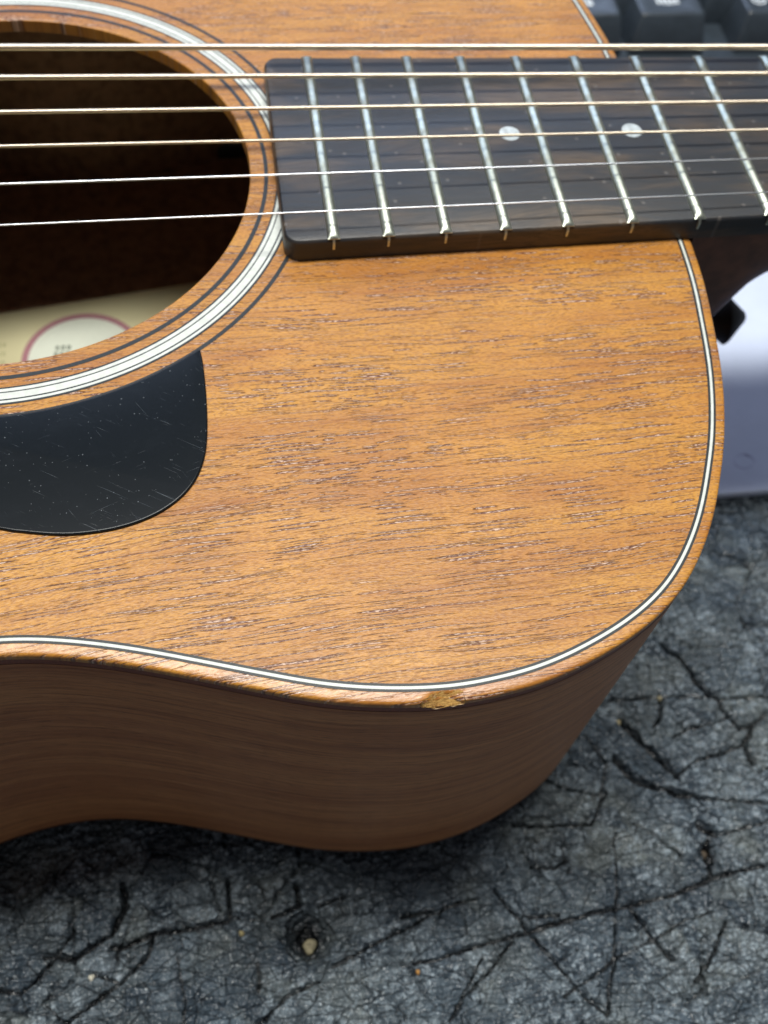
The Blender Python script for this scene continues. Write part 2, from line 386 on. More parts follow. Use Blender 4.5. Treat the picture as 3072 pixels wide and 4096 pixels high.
# the big splits and knife cuts, each at its own place on the mat
CR = [(0.5, [(196.5, -139.2), (203.9, -138.8)]), (0.45, [(197.7, -149.9), (204.4, -149.3), (213.0, -147.8), (224.6, -146.6), (234.1, -145.1), (242.5, -144.0), (250.9, -143.7), (256.4, -143.0), (264.3, -142.3), (273.6, -139.8), (281.2, -138.7), (290.1, -138.1)]), (0.45, [(252.4, -144.4), (255.5, -150.4), (258.7, -155.5), (260.1, -156.7)]), (0.35, [(219.9, -135.9), (223.3, -141.7), (226.7, -147.4), (230.2, -152.5), (234.8, -159.6), (240.4, -166.3)]), (0.35, [(253.1, -125.7), (251.4, -133.5), (250.0, -140.0), (247.6, -147.3), (245.3, -154.8), (240.7, -166.3)]), (0.35, [(275.1, -150.1), (269.5, -156.8), (263.7, -162.2)]), (0.28, [(231.6, -161.2), (239.1, -158.1), (245.6, -154.9), (253.8, -152.3), (264.2, -148.8), (271.2, -147.5)]), (0.3, [(205.0, -162.2), (209.0, -157.8), (216.7, -152.3), (222.1, -147.8)]), (0.25, [(203.8, -163.0), (212.0, -153.2), (213.6, -150.9)]), (0.3, [(224.8, -142.9), (234.5, -143.3)]), (0.75, [(258.0, -107.0), (261.6, -112.3), (267.6, -116.1), (274.4, -118.6)]), (0.4, [(274.4, -118.6), (281.5, -120.4), (295.3, -122.8)]), (0.7, [(262.4, -97.2), (266.6, -103.5), (270.2, -108.9), (273.3, -113.6)]), (0.9, [(286.3, -87.7), (287.7, -91.9), (290.6, -93.6)]), (0.35, [(290.6, -93.6), (305.1, -94.4)]), (0.5, [(286.3, -87.7), (284.0, -81.9), (279.4, -76.5)]), (0.55, [(290.6, -93.6), (292.2, -99.1), (294.3, -102.6), (298.6, -101.7), (303.5, -99.0)]), (0.6, [(298.6, -101.7), (294.2, -107.1), (295.1, -112.3)]), (0.8, [(275.2, -126.5), (279.3, -129.3)]), (0.35, [(279.3, -129.3), (284.5, -128.8), (293.5, -128.0)]), (0.5, [(277.1, -130.2), (274.8, -135.7), (274.8, -139.7)]), (0.4, [(227.6, -120.5), (235.8, -122.0), (247.8, -122.8), (253.2, -115.7)]), (0.45, [(274.9, -89.9), (273.6, -97.1), (270.9, -99.4)]), (0.35, [(260.8, -91.1), (275.2, -91.3), (290.6, -93.6)]), (0.3, [(275.3, -102.5), (280.9, -101.2), (292.8, -99.1)]), (0.3, [(191.4, -143.6), (199.0, -141.4), (206.7, -138.6), (215.6, -137.0)]), (0.35, [(230.1, -131.6), (235.8, -132.8), (239.1, -131.0), (238.7, -127.5)]), (0.3, [(268.8, -133.3), (262.1, -126.8), (258.5, -124.0)]), (0.3, [(235.1, -108.2), (241.6, -112.5), (251.9, -116.1)]), (0.35, [(273.3, -113.6), (278.1, -110.4), (286.4, -108.8), (294.2, -107.1)]), (0.3, [(251.4, -99.9), (255.2, -107.9), (251.9, -116.1)]), (0.6, [(113.9, -137.9), (120.1, -139.2), (128.4, -134.7), (131.6, -128.9), (131.1, -123.6)]), (0.45, [(128.4, -138.2), (137.9, -135.9), (150.7, -135.4), (155.6, -135.0), (155.8, -126.0)]), (0.4, [(137.9, -135.9), (136.7, -140.3), (129.9, -145.8), (124.3, -149.0), (118.8, -152.5)]), (0.4, [(161.4, -145.3), (161.5, -151.3)]), (0.35, [(178.9, -148.0), (184.5, -146.2), (191.4, -143.5)]), (0.45, [(104.0, -144.0), (108.6, -145.1), (114.0, -140.4), (116.4, -137.8), (120.0, -132.7)]), (0.35, [(129.9, -145.8), (124.3, -142.7)]), (0.3, [(114.2, -148.2), (118.8, -152.5)]), (0.5, [(172.1, -133.8), (172.0, -128.5)]), (0.4, [(165.9, -135.7), (172.1, -133.8)]), (0.35, [(177.0, -134.4), (183.3, -133.0)]), (0.3, [(143.0, -141.6), (144.3, -149.1), (144.6, -155.8)]), (0.3, [(175.3, -151.1), (167.2, -153.0), (161.0, -157.9)])]
jx = X + 1.1 * (fbm(X, Y, .35, 210, 3) - .45); jy = Y + 1.1 * (fbm(X, Y, .35, 220, 3) - .45)
wn = .45 + 1.1 * fbm(X, Y, .22, 230, 2)
big = np.zeros(X.shape)
def seg(x0, y0, x1, y1, w):
    global big
    sel = (X > min(x0, x1) - 4) & (X < max(x0, x1) + 4) & (Y > min(y0, y1) - 4) & (Y < max(y0, y1) + 4)
    if not sel.any(): return
    px, py = jx[sel], jy[sel]; L2 = (x1 - x0) ** 2 + (y1 - y0) ** 2
    tt = np.clip(((px - x0) * (x1 - x0) + (py - y0) * (y1 - y0)) / L2, 0, 1)
    d = np.hypot(px - x0 - tt * (x1 - x0), py - y0 - tt * (y1 - y0))
    big[sel] = np.maximum(big[sel], np.clip(1.25 - d / (w ** 1.25 * wn[sel] * 1.75), 0, 1))
for w_, pl in CR:
    for (ax_, ay_), (bx_, by_) in zip(pl[:-1], pl[1:]): seg(ax_, ay_, bx_, by_, w_)
wbig = np.clip(big, 0, 1)
cuts = np.zeros(X.shape)
for k in range(620):
    x0 = rng.uniform(85, 345); y0 = rng.uniform(-190, 5); L = 5 + 45 * rng.random() ** 2.2
    a = rng.choice([.30, 1.35, -.85, .62, 2.05, -.15]) + rng.normal(0, .14); ca, sa = math.cos(a), math.sin(a)
    sel = (np.abs(X - x0) < L + 3) & (np.abs(Y - y0) < L + 3)
    if not sel.any(): continue
    xs_, ys_ = X[sel], Y[sel]
    tt = (xs_ - x0) * ca + (ys_ - y0) * sa; dd = np.abs(-(jx[sel] - x0) * sa + (jy[sel] - y0) * ca + .5 * np.sin(tt * .09 + k))
    wd = rng.uniform(.20, .36) * np.clip(1.1 - np.abs(tt / L) ** 3, 0, 1)
    cuts[sel] = np.maximum(cuts[sel], np.where(np.abs(tt) < L, np.clip(1 - dd / np.maximum(wd, .01), 0, 1), 0) * rng.uniform(.2, .85))
Z = -1.6 * crack ** .7 - .7 * c2 ** .8 - .35 * c3 - .55 * cuts - 2.6 * wbig
plate = (id1 - .5) * .9 + (id2 - .5) * .9
Z += plate * np.clip(np.minimum(e1 / .8, 1), 0, 1) * .8
Z += 1.3 * (fbm(X, Y, .16, 101) - .5) + .26 * (fbm(X, Y, .75, 111, 2) - .5)
# blistered skin
e4, id4, d4 = voro(wx, wy, 1.25, 55)
zone = np.clip((fbm(X, Y, .085, 121, 3) - .36) * 8, 0, 1)
Z += .60 * np.clip(.5 - d4, 0, .5) * 2 * (id4 > .45) * zone + 1.3 * np.clip(.45 - d3, 0, 1) * (id3 > .45) * zone
Z += .07 * (vnoise(X, Y, 1.6, 131) - .5)
holes = [(173.4, -140.6, 4.6, 4.2, 7.0), (275.7, -133.4, 1.9, 3.4, 3.0)]
hole = np.zeros(X.shape)
for hx, hy, rx, ry, dp in holes:
    q = np.hypot((wx - hx) / rx, (wy - hy) / ry); f = np.clip(1.25 - q, 0, 1) ** .6; Z -= dp * f * .9; hole = np.maximum(hole, np.clip(1.15 - q, 0, 1) * 1.6)
Z -= np.clip(fbm(X, Y, .02, 141, 2) - .37, -1, 1) * 1.0
glintv = np.clip(zone * (np.clip(.55 - d4, 0, .5) * 2 * (id4 > .45) + 1.3 * np.clip(.5 - d3, 0, 1) * (id3 > .5)) * 1.2, 0, 1)  # mask of blister crests that get painted glints
glintv = np.clip(glintv + .35 * np.clip(fbm(X, Y, .5, 171, 3) * 3 - 1.5, 0, 1), 0, 1) * (1 - np.clip(big, 0, 1))
crk = np.clip(crack * .9 + .6 * c2 + .4 * c3 + .7 * cuts + hole + wbig * 1.0, 0, 1)
Z = np.minimum(Z, 1.1)
n0, n1_ = X.shape
co = np.c_[X.ravel(), Y.ravel(), ZM + Z.ravel()] * S
ii = np.arange(n0 * n1_).reshape(n0, n1_)
quads = np.stack([ii[:-1, :-1], ii[1:, :-1], ii[1:, 1:], ii[:-1, 1:]], -1).reshape(-1, 4)
me = bpy.data.meshes.new('bench_mat')
me.vertices.add(len(co)); me.vertices.foreach_set('co', co.ravel())
me.loops.add(quads.size); me.loops.foreach_set('vertex_index', quads.ravel().astype(np.int32))
me.polygons.add(len(quads)); me.polygons.foreach_set('loop_start', np.arange(0, quads.size, 4, dtype=np.int32)); me.polygons.foreach_set('loop_total', np.full(len(quads), 4, np.int32))
me.polygons.foreach_set('use_smooth', np.ones(len(quads), bool))
me.update(calc_edges=True)
att = me.attributes.new('crack', 'FLOAT', 'POINT'); att.data.foreach_set('value', crk.ravel().astype(np.float32))
tone = np.clip(.5 + .9 * (id2 - .5) + .5 * (id1 - .5) + .5 * (fbm(X, Y, .12, 181, 3) - .45), 0, 1)
att = me.attributes.new('tone', 'FLOAT', 'POINT'); att.data.foreach_set('value', tone.ravel().astype(np.float32))
att = me.attributes.new('worn', 'FLOAT', 'POINT'); att.data.foreach_set('value', glintv.ravel().astype(np.float32))
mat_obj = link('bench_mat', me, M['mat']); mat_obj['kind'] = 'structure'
def mat_z(x, y):
    i = np.searchsorted(gx, x); j = np.searchsorted(gy, y); return ZM + float(Z[i, j])

# ------------------------------------------------------------------ the guitar
H = 5.27145; CX = 120.844; ZT = -H; ZB = -H - 98.0
guitar = thing('acoustic_guitar', 'orange brown mahogany acoustic guitar with chipped edge lying on the black mat', 'guitar')
half = [(265.9, 0), (265.5, -34.6), (263.5, -51.9), (261.3, -64.7), (258.0, -76.6), (254.8, -85.0), (248.6, -97.9), (240.6, -108.8), (231.9, -115.7),
        (222.0, -120.6), (212.8, -123.8), (204.2, -125.3), (196.0, -125.9), (185.6, -125.1), (176.5, -123.5), (168.8, -121.3), (161.2, -118.9),
        (149.8, -115.3), (142.1, -113.2), (134.4, -111.6), (126.8, -110.8), (116.5, -111.3), (103.5, -114.2), (88, -120.5), (66, -136), (38, -157), (5, -174), (-35, -183), (-80, -180.5), (-122, -160), (-155, -121), (-174, -66), (-181, 0)]
full = half + [(x, -y) for x, y in half[-2:0:-1]]
OUT = smooth_closed(resample(catmull(full), 1.2), 14)
NOUT = normals_out(OUT)
def inset(d): return OUT - NOUT * d
def strip(name, d0, d1, z, m, thick=.5):
    a = inset(d0); b = inset(d1)
    rings = [[(x, y, z - thick) for x, y in a], [(x, y, z) for x, y in a], [(x, y, z) for x, y in b], [(x, y, z - thick) for x, y in b]]
    v, f = loft(rings); return fix_normals(mesh(name, v, f, m, guitar))
def ring(name, r0, r1, z, m, a0=0, a1=2 * math.pi, thick=.5, n=360):
    full_ = abs(a1 - a0 - 2 * math.pi) < 1e-6
    an = [a0 + (a1 - a0) * k / n for k in range(n if full_ else n + 1)]
    rr = [[(CX + r * math.cos(a), r * math.sin(a), zz) for a in an] for r, zz in ((r0, z - thick), (r0, z), (r1, z), (r1, z - thick))]
    v, f = loft(rr, closed_ring=full_); return fix_normals(mesh(name, v, f, m, guitar))
R0 = 52.15
circ = [(CX + R0 * math.cos(a), R0 * math.sin(a)) for a in np.linspace(0, 2 * math.pi, 360, endpoint=False)]
circo = [(CX + (R0 + .3) * math.cos(a), (R0 + .3) * math.sin(a)) for a in np.linspace(0, 2 * math.pi, 360, endpoint=False)]
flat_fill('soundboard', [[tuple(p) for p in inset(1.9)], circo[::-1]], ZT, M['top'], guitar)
# sound hole wall (3 mm thick top, eased edge)
rr = [[(CX + r * math.cos(a), r * math.sin(a), z) for a in np.linspace(0, 2 * math.pi, 360, endpoint=False)] for r, z in ((R0 + .3, ZT), (R0 + .12, ZT - .06), (R0 + .02, ZT - .22), (R0, ZT - .4), (R0, ZT - 3.0), (R0 + 8, ZT - 3.0))]
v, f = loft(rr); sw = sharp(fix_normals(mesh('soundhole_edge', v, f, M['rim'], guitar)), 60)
# rosette
ring('rosette_ring', 55.18, 56.05, ZT + .05, M['black'])
ring('rosette_ring', 57.86, 58.24, ZT + .05, M['black'])
ring('rosette_ring', 58.24, 58.92, ZT + .07, M['white'])
ring('rosette_ring', 58.87, 59.22, ZT + .05, M['black'])
ring('rosette_ring', 59.18, 60.60, ZT + .07, M['white'])
ring('rosette_ring', 60.56, 60.96, ZT + .05, M['black'])
ring('rosette_ring', 60.92, 61.46, ZT + .07, M['white'])
ring('rosette_ring', 61.44, 61.88, ZT + .05, M['black'])
ring('rosette_ring', 64.05, 64.86, ZT + .05, M['black'])
# edge purfling
strip('purfling', 1.98, 2.42, ZT + .05, M['black']); strip('purfling', 2.42, 2.93, ZT + .06, M['white']); strip('purfling', 2.93, 3.40, ZT + .05, M['black'])
# rounded mahogany rim with the chip torn out of it
def sstep(t): t = min(max(t, 0), 1); return t * t * (3 - 2 * t)
chip_n = []
prof = [(2.00, 0.0), (1.9, -.008), (1.5, -.055), (1.0, -.125), (.55, -.205), (.28, -.30), (.12, -.50), (.03, -.80), (0, -1.3), (0, -1.75)]
fines = fbm(OUT[:, 0] + 40, OUT[:, 1], .9, 301, 3)
rings = []
dense = OUT
for d, dz in prof:
    r = []
    for k, ((x, y), (nx, ny)) in enumerate(zip(OUT, NOUT)):
        dd, zz = d, dz
        if y < -100:
            s_ = (x - 195.0) / 3.35
            if abs(s_) < 1:
                q = (1 - s_ * s_); lim = (1.75 if s_ > -.1 else 1.75 * (1 - ((-s_ - .1) / .9) ** 1.2)) * (.9 + .35 * (fines[k] - .45))
                if d < lim: dd = min(lim, d + .9 * q); zz = dz - .55 * q
        r.append((x - nx * dd, y - ny * dd, ZT + zz))
    rings.append(r)
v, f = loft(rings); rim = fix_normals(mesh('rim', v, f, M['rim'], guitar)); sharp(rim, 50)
# the chip: a lumpy patch of torn fibre
cv = []; NU, NV = 60, 26
idx = [k for k, (x, y) in enumerate(OUT) if y < -100 and 190 < x < 201]
def out_at(x):
    k0 = min(idx, key=lambda k: abs(OUT[k][0] - x)); ks = sorted(idx, key=lambda k: OUT[k][0])
    xs_ = [OUT[k][0] for k in ks]; y = np.interp(x, xs_, [OUT[k][1] for k in ks]); nx = np.interp(x, xs_, [NOUT[k][0] for k in ks]); ny = np.interp(x, xs_, [NOUT[k][1] for k in ks]); return y, nx, ny
for i in range(NU + 1):
    s_ = -1.05 + 2.1 * i / NU; x = 195.0 + 3.5 * s_
    y, nx, ny = out_at(x)
    top_d = 2.02 * (1 - abs(min(s_ + .15, 0) / .95) ** 1.3) * (1 - .45 * max(s_ - .3, 0) ** 1.5) if abs(s_) < 1 else 0
    top_d = max(top_d, .05) + .18 * (float(vnoise(np.array([x * 3.]), np.array([1.]), 1, 7)[0]) - .5)
    bot_z = -1.35 - .85 * math.exp(-((s_ + .12) / .38) ** 2) - .35 * float(vnoise(np.array([x * 4.]), np.array([5.]), 1, 9)[0])
    if abs(s_) > 1: bot_z = -1.2
    for j in range(NV + 1):
        t_ = j / NV
        # path: from the purfling down the slope to the bottom lip on the side
        d = top_d * (1 - t_) ** 1.1 - .10 * t_ ** 3; z = .03 * (1 - t_) + bot_z * (t_ ** 1.35)
        edge = math.sin(math.pi * t_) * max(0, 1 - s_ * s_) ** .5
        nn = float(fbm(np.array([x * 1.0]), np.array([t_ * 7 + 3]), 1.1, 401, 4)[0]) - .47
        nn2 = float(vnoise(np.array([x * 2.2]), np.array([t_ * 16.]), 1, 77)[0]) - .5
        d += edge * (.12 + .36 * nn); z += edge * (-.14 + .34 * nn + .10 * nn2)
        cv.append((x - nx * d, y - ny * d, ZT + z))
cf = []
for i in range(NU):
    for j in range(NV):
        a = i * (NV + 1) + j; cf.append((a, a + 1, a + NV + 2, a + NV + 1))
chip = mesh('chipped_wood', cv, cf, M['raw'], guitar, smooth=True); chip['label'] = 'torn chip of raw yellow wood on the rim'
fix_normals(chip)
M['splinter'] = plain('pale_splinter', (.48, .34, .20), .7, nz=.3)
for k in range(4):
    x = 195.0 + rng.uniform(-2.9, 2.4); y, nx, ny = out_at(x); z0 = ZT - 1.9 - 1.1 * math.exp(-((x - 194.4) / 1.5) ** 2) + rng.uniform(-.1, .5)
    if k > 3: z0 = ZT - .15
    dd = rng.uniform(-.22, -.05) if k < 6 else rng.uniform(.6, 1.6); L_ = rng.uniform(.7, 1.5); tx, ty = -ny, nx
    if tx < 0: tx, ty = -tx, -ty
    q = [(0, 0, .0), (L_ * .4, .05, .08), (L_, rng.uniform(-.1, .2), rng.uniform(-.1, .2)), (L_ * .45, -.02, -.06), (L_ * .4, -.08, .01)]
    vv = [(x + tx * a - nx * (dd + b), y + ty * a - ny * (dd + b), z0 + c_) for a, b, c_ in q]
    fix_normals(mesh('splinter', vv, [(0, 1, 4), (1, 2, 4), (0, 4, 3), (4, 2, 3), (0, 3, 1), (3, 2, 1)], M['splinter'], chip))
def uv_loft(name, rings_, m, parent, zlist, smooth=True):
    n = len(rings_[0]); vs = [p for r in rings_ for p in r]; fs = []; uvs = []
    L = np.r_[0, np.cumsum(np.linalg.norm(np.roll(np.array(rings_[0]), -1, 0) - np.array(rings_[0]), axis=1))]
    for i in range(len(rings_) - 1):
        for j in range(n):
            k = (j + 1) % n; fs.append((i * n + j, i * n + k, (i + 1) * n + k, (i + 1) * n + j))
            uvs += [(L[j], zlist[i]), (L[j + 1], zlist[i]), (L[j + 1], zlist[i + 1]), (L[j], zlist[i + 1])]
    o = mesh(name, vs, fs, m, parent, smooth=smooth)
    u = o.data.uv_layers.new(name='run'); u.data.foreach_set('uv', np.array(uvs).ravel())
    return o
def wall(name, zs, d, m):
    rs = [[(x - nx * d, y - ny * d, z) for (x, y), (nx, ny) in zip(OUT, NOUT)] for z in zs]
    return uv_loft(name, rs, m, guitar, zs)
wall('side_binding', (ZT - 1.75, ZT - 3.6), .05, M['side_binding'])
zs = list(np.linspace(ZT - 3.6, ZB + 2.4, 14))
wall('side', zs, .0, M['side'])
# back: small rounded edge then the arched back
rs = []; zl = []
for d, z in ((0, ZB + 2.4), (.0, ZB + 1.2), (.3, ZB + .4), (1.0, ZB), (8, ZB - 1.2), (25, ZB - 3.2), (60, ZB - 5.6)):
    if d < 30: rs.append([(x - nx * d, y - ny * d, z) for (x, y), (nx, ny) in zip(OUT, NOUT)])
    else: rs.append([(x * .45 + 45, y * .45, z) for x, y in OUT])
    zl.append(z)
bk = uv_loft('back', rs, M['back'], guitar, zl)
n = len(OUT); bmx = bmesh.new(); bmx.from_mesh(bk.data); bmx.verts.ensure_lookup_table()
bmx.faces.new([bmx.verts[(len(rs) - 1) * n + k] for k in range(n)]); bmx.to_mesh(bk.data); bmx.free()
# inner faces
rs = [[(x - nx * 2.5, y - ny * 2.5, z) for (x, y), (nx, ny) in zip(OUT, NOUT)] for z in (ZT - 3, ZB + 1)]
v, f = loft(rs, cap1=True); mesh('inner_lining', v, f, M['inside'], guitar)
# paper label glued inside
def m_paper():
    t = NT('cream_paper'); f = t.noise(t.mm(), .08, 3, .6)
    return t.out(t.mix(f, (.72, .68, .42), (.66, .60, .36)), .7, spec=.2)
M['paper'] = m_paper()
M['paper_white'] = plain('label_white_print', (.74, .78, .66), .7, nz=.04)
M['label_red'] = plain('label_red_print', (.42, .19, .22), .7, nz=.1)
M['label_ink'] = plain('label_ink', (.22, .25, .20), .7)
ZL = ZB + 1.25
lab = box('paper_label', 62, 196, -30, 54, ZL, ZL + .25, M['paper'], guitar)
lab.location = (0, 0, 0)
def rot_pts(o, cx, cy, a):
    for v in o.data.vertices:
        x, y = v.co.x - cx * S, v.co.y - cy * S; v.co.x = cx * S + x * math.cos(a) - y * math.sin(a); v.co.y = cy * S + x * math.sin(a) + y * math.cos(a)
rot_pts(lab, 125, 54, math.radians(9))
LX, LY = 121.5, 29.5
def disc(name, cx, cy, r, z0, z1, m, parent, n=64, inner=None):
    an = np.linspace(0, 2 * math.pi, n, endpoint=False)
    R_ = lambda r, z: [(cx + r * math.cos(a), cy + r * math.sin(a), z) for a in an]
    if inner is None:
        v, f = loft([R_(r, z0), R_(r, z1)], cap1=True)
    else: v, f = loft([R_(r, z0), R_(r, z1), R_(inner, z1), R_(inner, z0)])
    return fix_normals(mesh(name, v, f, m, parent))
disc('red_ring', LX, LY, 18.3, ZL + .25, ZL + .30, M['label_red'], lab, inner=16.4)
disc('white_seal', LX, LY, 16.4, ZL + .25, ZL + .29, M['paper_white'], lab)
def bars(name, specs, z, hgt, m, parent):
    vs = []; fs = []
    for x0, x1, y0, y1 in specs:
        b = len(vs); vs += [(x0, y0, z), (x1, y0, z), (x1, y1, z), (x0, y1, z), (x0, y0, z + hgt), (x1, y0, z + hgt), (x1, y1, z + hgt), (x0, y1, z + hgt)]
        fs += [tuple(b + k for k in q) for q in ((4, 5, 6, 7), (0, 1, 5, 4), (1, 2, 6, 5), (2, 3, 7, 6), (3, 0, 4, 7))]
    return mesh(name, vs, fs, m, parent)
sp = [(x, x + 1.1, 33.5 - r_ * 2.4, 35.2 - r_ * 2.4) for r_ in range(3) for x in np.arange(113.2 - .4 * r_, 117, 1.7)] + [(x, x + 1.0, 33.0, 34.4) for x in (127.5, 129.3, 131)]
bars('seal_lettering', sp, ZL + .29, .03, M['label_ink'], lab)
sp = [(x, x + .9, yy, yy + 1.4) for yy in (36, 32.5, 29) for x in np.arange(90, 98, 1.5)]
bars('label_lettering', sp, ZL + .25, .03, plain('faint_label_ink', (.48, .46, .24), .7), lab)

# pickguard
pg = [(160.3, -51.75), (160.62, -54.3), (160.85, -58.5), (160.94, -63.44), (160.85, -68.67), (160.46, -73.79), (159.6, -77.7), (158.1, -81.2), (155.7, -84.3), (152.28, -86.93), (148.3, -88.75), (143.76, -89.85), (138.84, -90.22),
      (134.5, -89.95), (129.42, -89.0), (125.6, -88.0), (112, -83.5), (98, -76.5), (86, -67), (77, -57), (72, -48)]
pgc = catmull(pg, closed=False, sub=6)
a0 = math.atan2(-48 - 0, 72 - CX); a1 = math.atan2(-51.75, 160.3 - CX)
arc = [(CX + 64.7 * math.cos(a), 64.7 * math.sin(a)) for a in np.linspace(a0 + .02, a1 - .005, 70)]
PG = np.array([tuple(p) for p in pgc] + arc)
PGN = normals_out(PG)
rings = [[(x - nx * d, y - ny * d, ZT + z) for (x, y), (nx, ny) in zip(PG, PGN)] for d, z in ((0, .0), (0, .32), (.06, .48), (.22, .58), (.4, .6))]
v, f = loft(rings, cap1=True); pk = sharp(fix_normals(mesh('pickguard', v, f, M['pickguard'], guitar)), 60)

# fingerboard
L0 = 597.0; fx = lambda k: L0 * 2 ** (-k / 12)
w20 = 29.2; slope = (26.75 - 28.93) / (fx(13) - fx(20))
hw_ = lambda x: w20 + slope * (x - fx(20)) * .95
x0 = 178.2; x1 = 597.0
fbp = []
for a in np.linspace(math.pi, 1.5 * math.pi, 10): fbp.append((x0 + 3.2 + 3.2 * math.cos(a), -hw_(x0) + 3.2 + 3.2 * math.sin(a)))
fbp += [(x, -hw_(x)) for x in np.linspace(x0 + 8, x1, 30)] + [(x, hw_(x)) for x in np.linspace(x1, x0 + 8, 30)]
for a in np.linspace(.5 * math.pi, math.pi, 10): fbp.append((x0 + 3.2 + 3.2 * math.cos(a), hw_(x0) - 3.2 + 3.2 * math.sin(a)))
FB = np.array(fbp); FN = normals_out(FB)
rings = [[(x - nx * d, y - ny * d, z) for (x, y), (nx, ny) in zip(FB, FN)] for d, z in ((0, ZT), (0, -.75), (.10, -.45), (.32, -.12), (.6, 0))]
v, f = loft(rings, cap1=True); fb = sharp(fix_normals(mesh('fingerboard', v, f, M['fingerboard'], guitar)), 45)
for k in range(1, 21):
    x = fx(k); w = hw_(x) - .05
    sec = [(-1.18, 0), (-1.18, .20), (-.98, .60), (-.55, .92), (0, 1.05), (.55, .92), (.98, .60), (1.18, .20), (1.18, 0)]
    rg = []
    for yy, sc_ in ((-w, .0), (-w + .04, .22), (-w + .5, .6), (-w + 1.3, 1.0), (w - 1.3, 1.0), (w - .5, .6), (w - .04, .22), (w, 0.0)):
        bulge = 1.06 if abs(abs(yy) - w) < 1 else 1.0
        rg.append([(x + a * bulge, yy, b * max(sc_, .02) if b > .25 else b * min(1, sc_ * 3 + .1)) for a, b in sec])
    v, f = loft(rg, cap0=True, cap1=True)
    # tang that shows below the bead on both edges of the board
    for sy in (-1, 1):
        b = len(v); ye = sy * (w + .42); yi = sy * (w - 1.2)
        v += [(x - .26, yi, .15), (x + .26, yi, .15), (x + .26, yi, -2.4), (x - .26, yi, -2.4), (x - .26, sy * (w - .25), .2), (x + .26, sy * (w - .25), .2), (x + .24, ye, -.7), (x - .24, ye, -.7), (x + .22, ye, -2.3), (x - .22, ye, -2.3)]
        f += [(b + 4, b + 5, b + 6, b + 7), (b + 7, b + 6, b + 8, b + 9), (b, b + 4, b + 7, b + 9, b + 3), (b + 1, b + 2, b + 8, b + 6, b + 5), (b + 3, b + 9, b + 8, b + 2), (b, b + 1, b + 5, b + 4)]
    sharp(fix_normals(mesh('fret', v, f, M['fret'], fb)), 40)
for k in (5, 7, 9, 12, 15, 17):
    xc = (fx(k) + fx(k - 1)) / 2 if k != 12 else (fx(12) + fx(11)) / 2
    for yc in ((1.2,) if k != 12 else (-9, 9)):
        disc('fret_marker', xc, yc, 2.3, -.5, .03, M['inlay'], fb, n=40)
box('nut', 597, 602, -23, 23, ZT, 1.6, M['white'], guitar, .4)

# neck and heel
rg = []
for x in np.r_[266.5, np.linspace(270, 330, 31), np.linspace(345, 597, 14)]:
    hwid = hw_(x) - .4
    if x < 330:
        zc = np.interp(x, [266, 278, 282, 285, 288, 290.5, 293, 296, 300, 306, 314, 330], [-99, -97, -90, -74, -56, -46, -39, -33.5, -29, -26, -24.6, -24])
    else: zc = -24
    deep = (-zc - 24) / 75
    kx = 1 + 1.2 * min(1, max(0, deep) * 2.5)
    ring_ = []
    for t_ in np.linspace(0, math.pi, 33):
        c, s = math.cos(t_), math.sin(t_)
        ring_.append((x, hwid * (abs(c) ** kx) * (1 if c > 0 else -1), ZT + .0 + (zc - ZT) * (s ** (1.0 if deep < .05 else .9))))
    rg.append(ring_)
v, f = loft(rg, closed_ring=True, cap0=True, cap1=True); nk = sharp(fix_normals(mesh('neck', v, f, M['heel'], guitar)), 50)
# strap button on the heel
def lathe(name, o0, ax, prof_, m, parent, n=40):
    ax = Vector(ax).normalized(); u = ax.orthogonal().normalized(); w = ax.cross(u); rg = []
    for d, r in prof_:
        rg.append([tuple(Vector(o0) + ax * d + (u * math.cos(a) + w * math.sin(a)) * r) for a in np.linspace(0, 2 * math.pi, n, endpoint=False)])
    v, f = loft(rg, cap0=True, cap1=True); return sharp(fix_normals(mesh(name, v, f, m, parent)), 40)
lathe('strap_button', (286, -1.0, -63.5), (1, -.05, .10), [(0, 7.0), (2, 6.4), (5, 4.0), (9, 3.5), (13, 4.6), (15.5, 6.4), (16.4, 7.3), (17.3, 6.8), (19.8, 4.2), (22.4, 1.6), (22.9, .6)], M['capblack'], guitar)

